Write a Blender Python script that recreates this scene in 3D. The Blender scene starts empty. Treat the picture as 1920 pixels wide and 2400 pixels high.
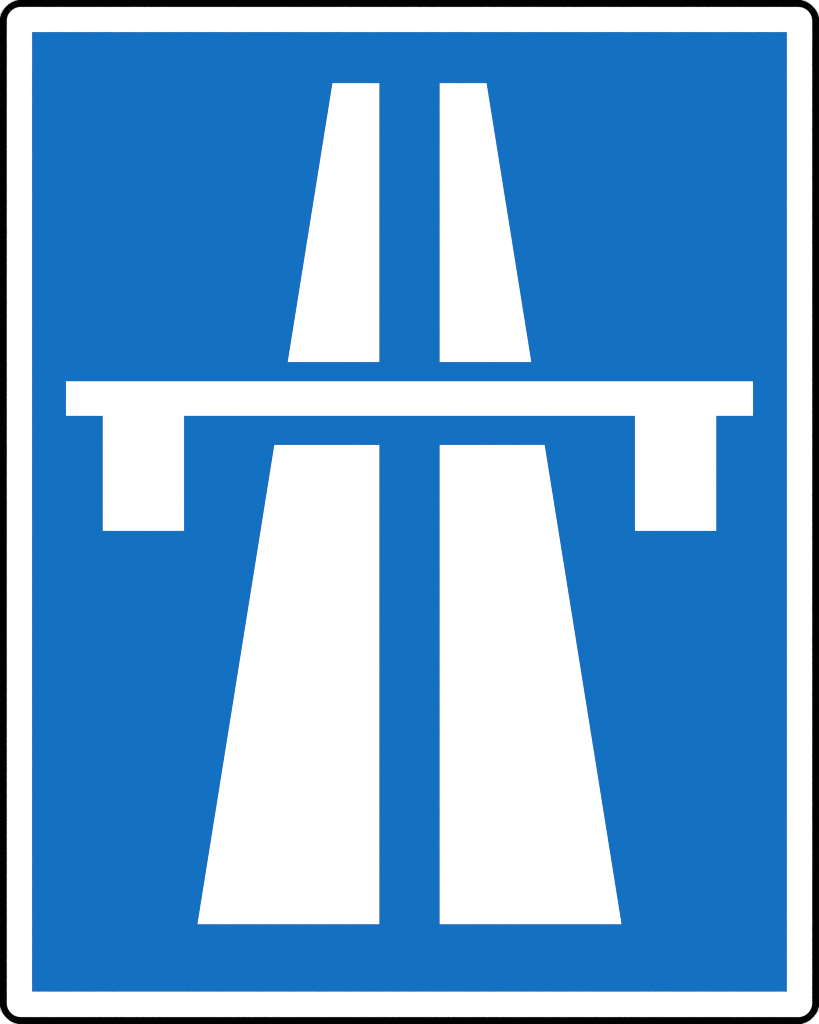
import bpy, math

# ------------------------------------------------------------------ camera, world, lamps
S = bpy.context.scene
K = 0.8 / 1920.0                 # the plate is 0.80 m x 1.00 m
W, H, BASE = 0.8, 1.0, 0.9       # lower edge of the sign 0.9 m up the backdrop
FRONT = 0.0025                   # front of the sign, metres proud of the backdrop

cd = bpy.data.cameras.new('camera'); cam = bpy.data.objects.new('camera', cd)
S.collection.objects.link(cam); S.camera = cam
DIST = 4.0
cam.location = (0, -(FRONT + DIST), BASE + H / 2)
cam.rotation_euler = (math.radians(90), 0, 0)
cd.sensor_fit = 'HORIZONTAL'; cd.sensor_width = 36.0
cd.lens = 36.0 * DIST / W
cd.clip_start = 0.05; cd.clip_end = 100

w = bpy.data.worlds.new('World'); S.world = w; w.use_nodes = True
w.node_tree.nodes['Background'].inputs[0].default_value = (1, 1, 1, 1)
w.node_tree.nodes['Background'].inputs[1].default_value = 0.0015

LIGHT = 238.0                    # four copy-stand softboxes at 45 degrees
for sx in (-1, 1):
    for sz in (-1, 1):
        ld = bpy.data.lights.new('softbox', 'AREA'); ld.shape = 'SQUARE'; ld.size = 1.6
        ld.energy = LIGHT; ld.color = (1, 1, 1)
        lo = bpy.data.objects.new('softbox', ld); S.collection.objects.link(lo)
        lo.location = (sx * 3.6, -4.8, BASE + H / 2 + sz * 3.6)
        from mathutils import Vector
        d = Vector((0, 0, BASE + H / 2)) - lo.location
        lo.rotation_euler = d.to_track_quat('-Z', 'Y').to_euler()

S.view_settings.view_transform = 'Standard'; S.view_settings.look = 'None'
S.view_settings.exposure = 0; S.view_settings.gamma = 1
S.view_settings.use_curve_mapping = False
S.render.filter_size = 1.0; S.cycles.filter_width = 1.0

# ------------------------------------------------------------------ helpers
def lin(c):
    c /= 255.0
    return c / 12.92 if c <= 0.04045 else ((c + 0.055) / 1.055) ** 2.4

def material(name, col, rough, spec, mottle=0.001):
    """film / paint: an even colour with a faint mottling and uneven gloss"""
    m = bpy.data.materials.new(name); m.use_nodes = True
    n, l = m.node_tree.nodes, m.node_tree.links
    b = n['Principled BSDF']
    tc = n.new('ShaderNodeTexCoord')
    nz = n.new('ShaderNodeTexNoise'); nz.inputs['Scale'].default_value = 9; nz.inputs['Detail'].default_value = 6
    l.new(tc.outputs['Object'], nz.inputs['Vector'])
    cr = n.new('ShaderNodeMix'); cr.data_type = 'RGBA'
    cr.inputs[6].default_value = tuple(c * (1 - mottle) for c in col) + (1,)
    cr.inputs[7].default_value = tuple(c * (1 + mottle) for c in col) + (1,)
    l.new(nz.outputs['Fac'], cr.inputs[0]); l.new(cr.outputs[2], b.inputs['Base Color'])
    mr = n.new('ShaderNodeMapRange')
    mr.inputs['To Min'].default_value = rough * 0.85; mr.inputs['To Max'].default_value = rough * 1.15
    l.new(nz.outputs['Fac'], mr.inputs['Value']); l.new(mr.outputs['Result'], b.inputs['Roughness'])
    b.inputs['Specular IOR Level'].default_value = spec
    return m

WHITE_ALB = 0.80
M_white = material('white_reflective_film', (WHITE_ALB,) * 3, 0.30, 0.5)
M_blue = material('blue_reflective_film', tuple(lin(c) * WHITE_ALB * 0.97 for c in (18, 111.3, 192)), 0.22, 0.15)
M_black = material('black_edge_trim', (0.0002,) * 3, 0.20, 0.1)
M_alu = material('aluminium_sheet', (0.55, 0.56, 0.57), 0.4, 0.5)
M_alu.node_tree.nodes['Principled BSDF'].inputs['Metallic'].default_value = 1
M_back = material('white_backdrop_paint', (0.90,) * 3, 0.7, 0.3)

def link(name, verts, faces, mat, parent=None, smooth=False):
    me = bpy.data.meshes.new(name); me.from_pydata(verts, [], faces); me.update()
    me.materials.append(mat)
    import bmesh
    bm = bmesh.new(); bm.from_mesh(me); bmesh.ops.recalc_face_normals(bm, faces=bm.faces)
    bm.to_mesh(me); bm.free()
    o = bpy.data.objects.new(name, me); S.collection.objects.link(o)
    if parent: o.parent = parent
    return o

def rounded(inset, r, seg=24):
    """outline of the plate moved in by inset (metres), corner radius r"""
    x, z0, z1 = W / 2 - inset, inset, H - inset
    pts = []
    for cx, cz, a0 in ((x - r, z1 - r, 0), (-x + r, z1 - r, 90), (-x + r, z0 + r, 180), (x - r, z0 + r, 270)):
        for i in range(seg + 1):
            a = math.radians(a0 + 90 * i / seg)
            pts.append((cx + r * math.cos(a), cz + r * math.sin(a)))
    return pts

def slab(name, outline, y0, y1, mat, parent):
    """closed outline (x, z) given thickness between y0 and y1 towards the viewer"""
    n = len(outline)
    v = [(x, -y0, z) for x, z in outline] + [(x, -y1, z) for x, z in outline]
    f = [tuple(range(n)), tuple(range(n, 2 * n))] + [(i, (i + 1) % n, n + (i + 1) % n, n + i) for i in range(n)]
    return link(name, v, f, mat, parent)

def px(*pts):
    """plan of the printed design, in 1920ths of the plate's width from its upper left corner"""
    return [((x - 960) * K, H - y * K) for x, y in pts]

# ------------------------------------------------------------------ backdrop
bd = link('backdrop', [(x, y, z) for y in (0, 0.02) for x, z in ((-2, -0.6), (2, -0.6), (2, 3.4), (-2, 3.4))],
          [(0, 1, 2, 3), (4, 5, 6, 7), (0, 1, 5, 4), (1, 2, 6, 5), (2, 3, 7, 6), (3, 0, 4, 7)], M_back)
bd['kind'] = 'structure'

# ------------------------------------------------------------------ the sign
sign = bpy.data.objects.new('road_sign', None); S.collection.objects.link(sign)
sign.location = (0, 0, BASE)
sign['label'] = 'tall blue motorway sign with white road and bridge symbol, white border and thin black edge'
sign['category'] = 'road sign'

mm = 0.001
R = 49 * K                                       # outer corner radius
slab('plate', rounded(1.2 * mm, R - 1.2 * mm), 0.05 * mm, 2.0 * mm, M_alu, sign)
slab('white_border', rounded(1.4 * mm, R - 1.4 * mm), 2.01 * mm, 2.15 * mm, M_white, sign)

# black trim: a C-shaped profile swept round the plate, 16/1920 of the width wide
T = 16 * K
OUT = -0.6 * mm                                  # the trim stands this far out past the plate
prof = [(OUT, 0.02 * mm), (OUT, 2.5 * mm), (T, 2.5 * mm), (T, 2.17 * mm), (1.0 * mm, 2.17 * mm), (1.0 * mm, 0.02 * mm)]
v, f = [], []
for ins, y in prof:
    lp = rounded(ins, R - ins if ins > 0 else 53.9 * K); v += [(x, -y, z) for x, z in lp]
n = len(lp)
for a in range(len(prof)):
    b = (a + 1) % len(prof)
    for i in range(n):
        j = (i + 1) % n
        f.append((a * n + i, a * n + j, b * n + j, b * n + i))
link('black_trim', v, f, M_black, sign)

blue = slab('blue_panel', px((75, 74.7), (1844.8, 74.7), (1844.8, 2324.6), (75, 2324.6)), 2.16 * mm, 2.28 * mm, M_blue, sign)

def mark(name, pts):
    return slab(name, px(*pts), 2.29 * mm, 2.40 * mm, M_white, blue)

for s in (0, 1):                                 # left and right carriageway, mirrored about the centre line
    mx = (lambda p: (1920 - p[0], p[1])) if s else (lambda p: p)
    far = mark('carriageway_symbol', [mx(p) for p in ((779.6, 194.9), (889.1, 194.9), (889.1, 848.2), (674.8, 848.2))])
    near = mark('carriageway_symbol', [mx(p) for p in ((643.4, 1043.0), (889.1, 1043.0), (889.1, 2166.2), (463.2, 2166.2))])
    far['label'] = 'short far half of the %s white carriageway, above the bridge' % ('right' if s else 'left')
    near['label'] = 'long near half of the %s white carriageway, below the bridge' % ('right' if s else 'left')
mark('bridge_symbol', ((154.9, 893.9), (1765.1, 893.9), (1765.1, 974.2), (1678.9, 974.2), (1678.9, 1243.9),
                       (1488.8, 1243.9), (1488.8, 974.2), (431.2, 974.2), (431.2, 1243.9), (241.1, 1243.9),
                       (241.1, 974.2), (154.9, 974.2)))
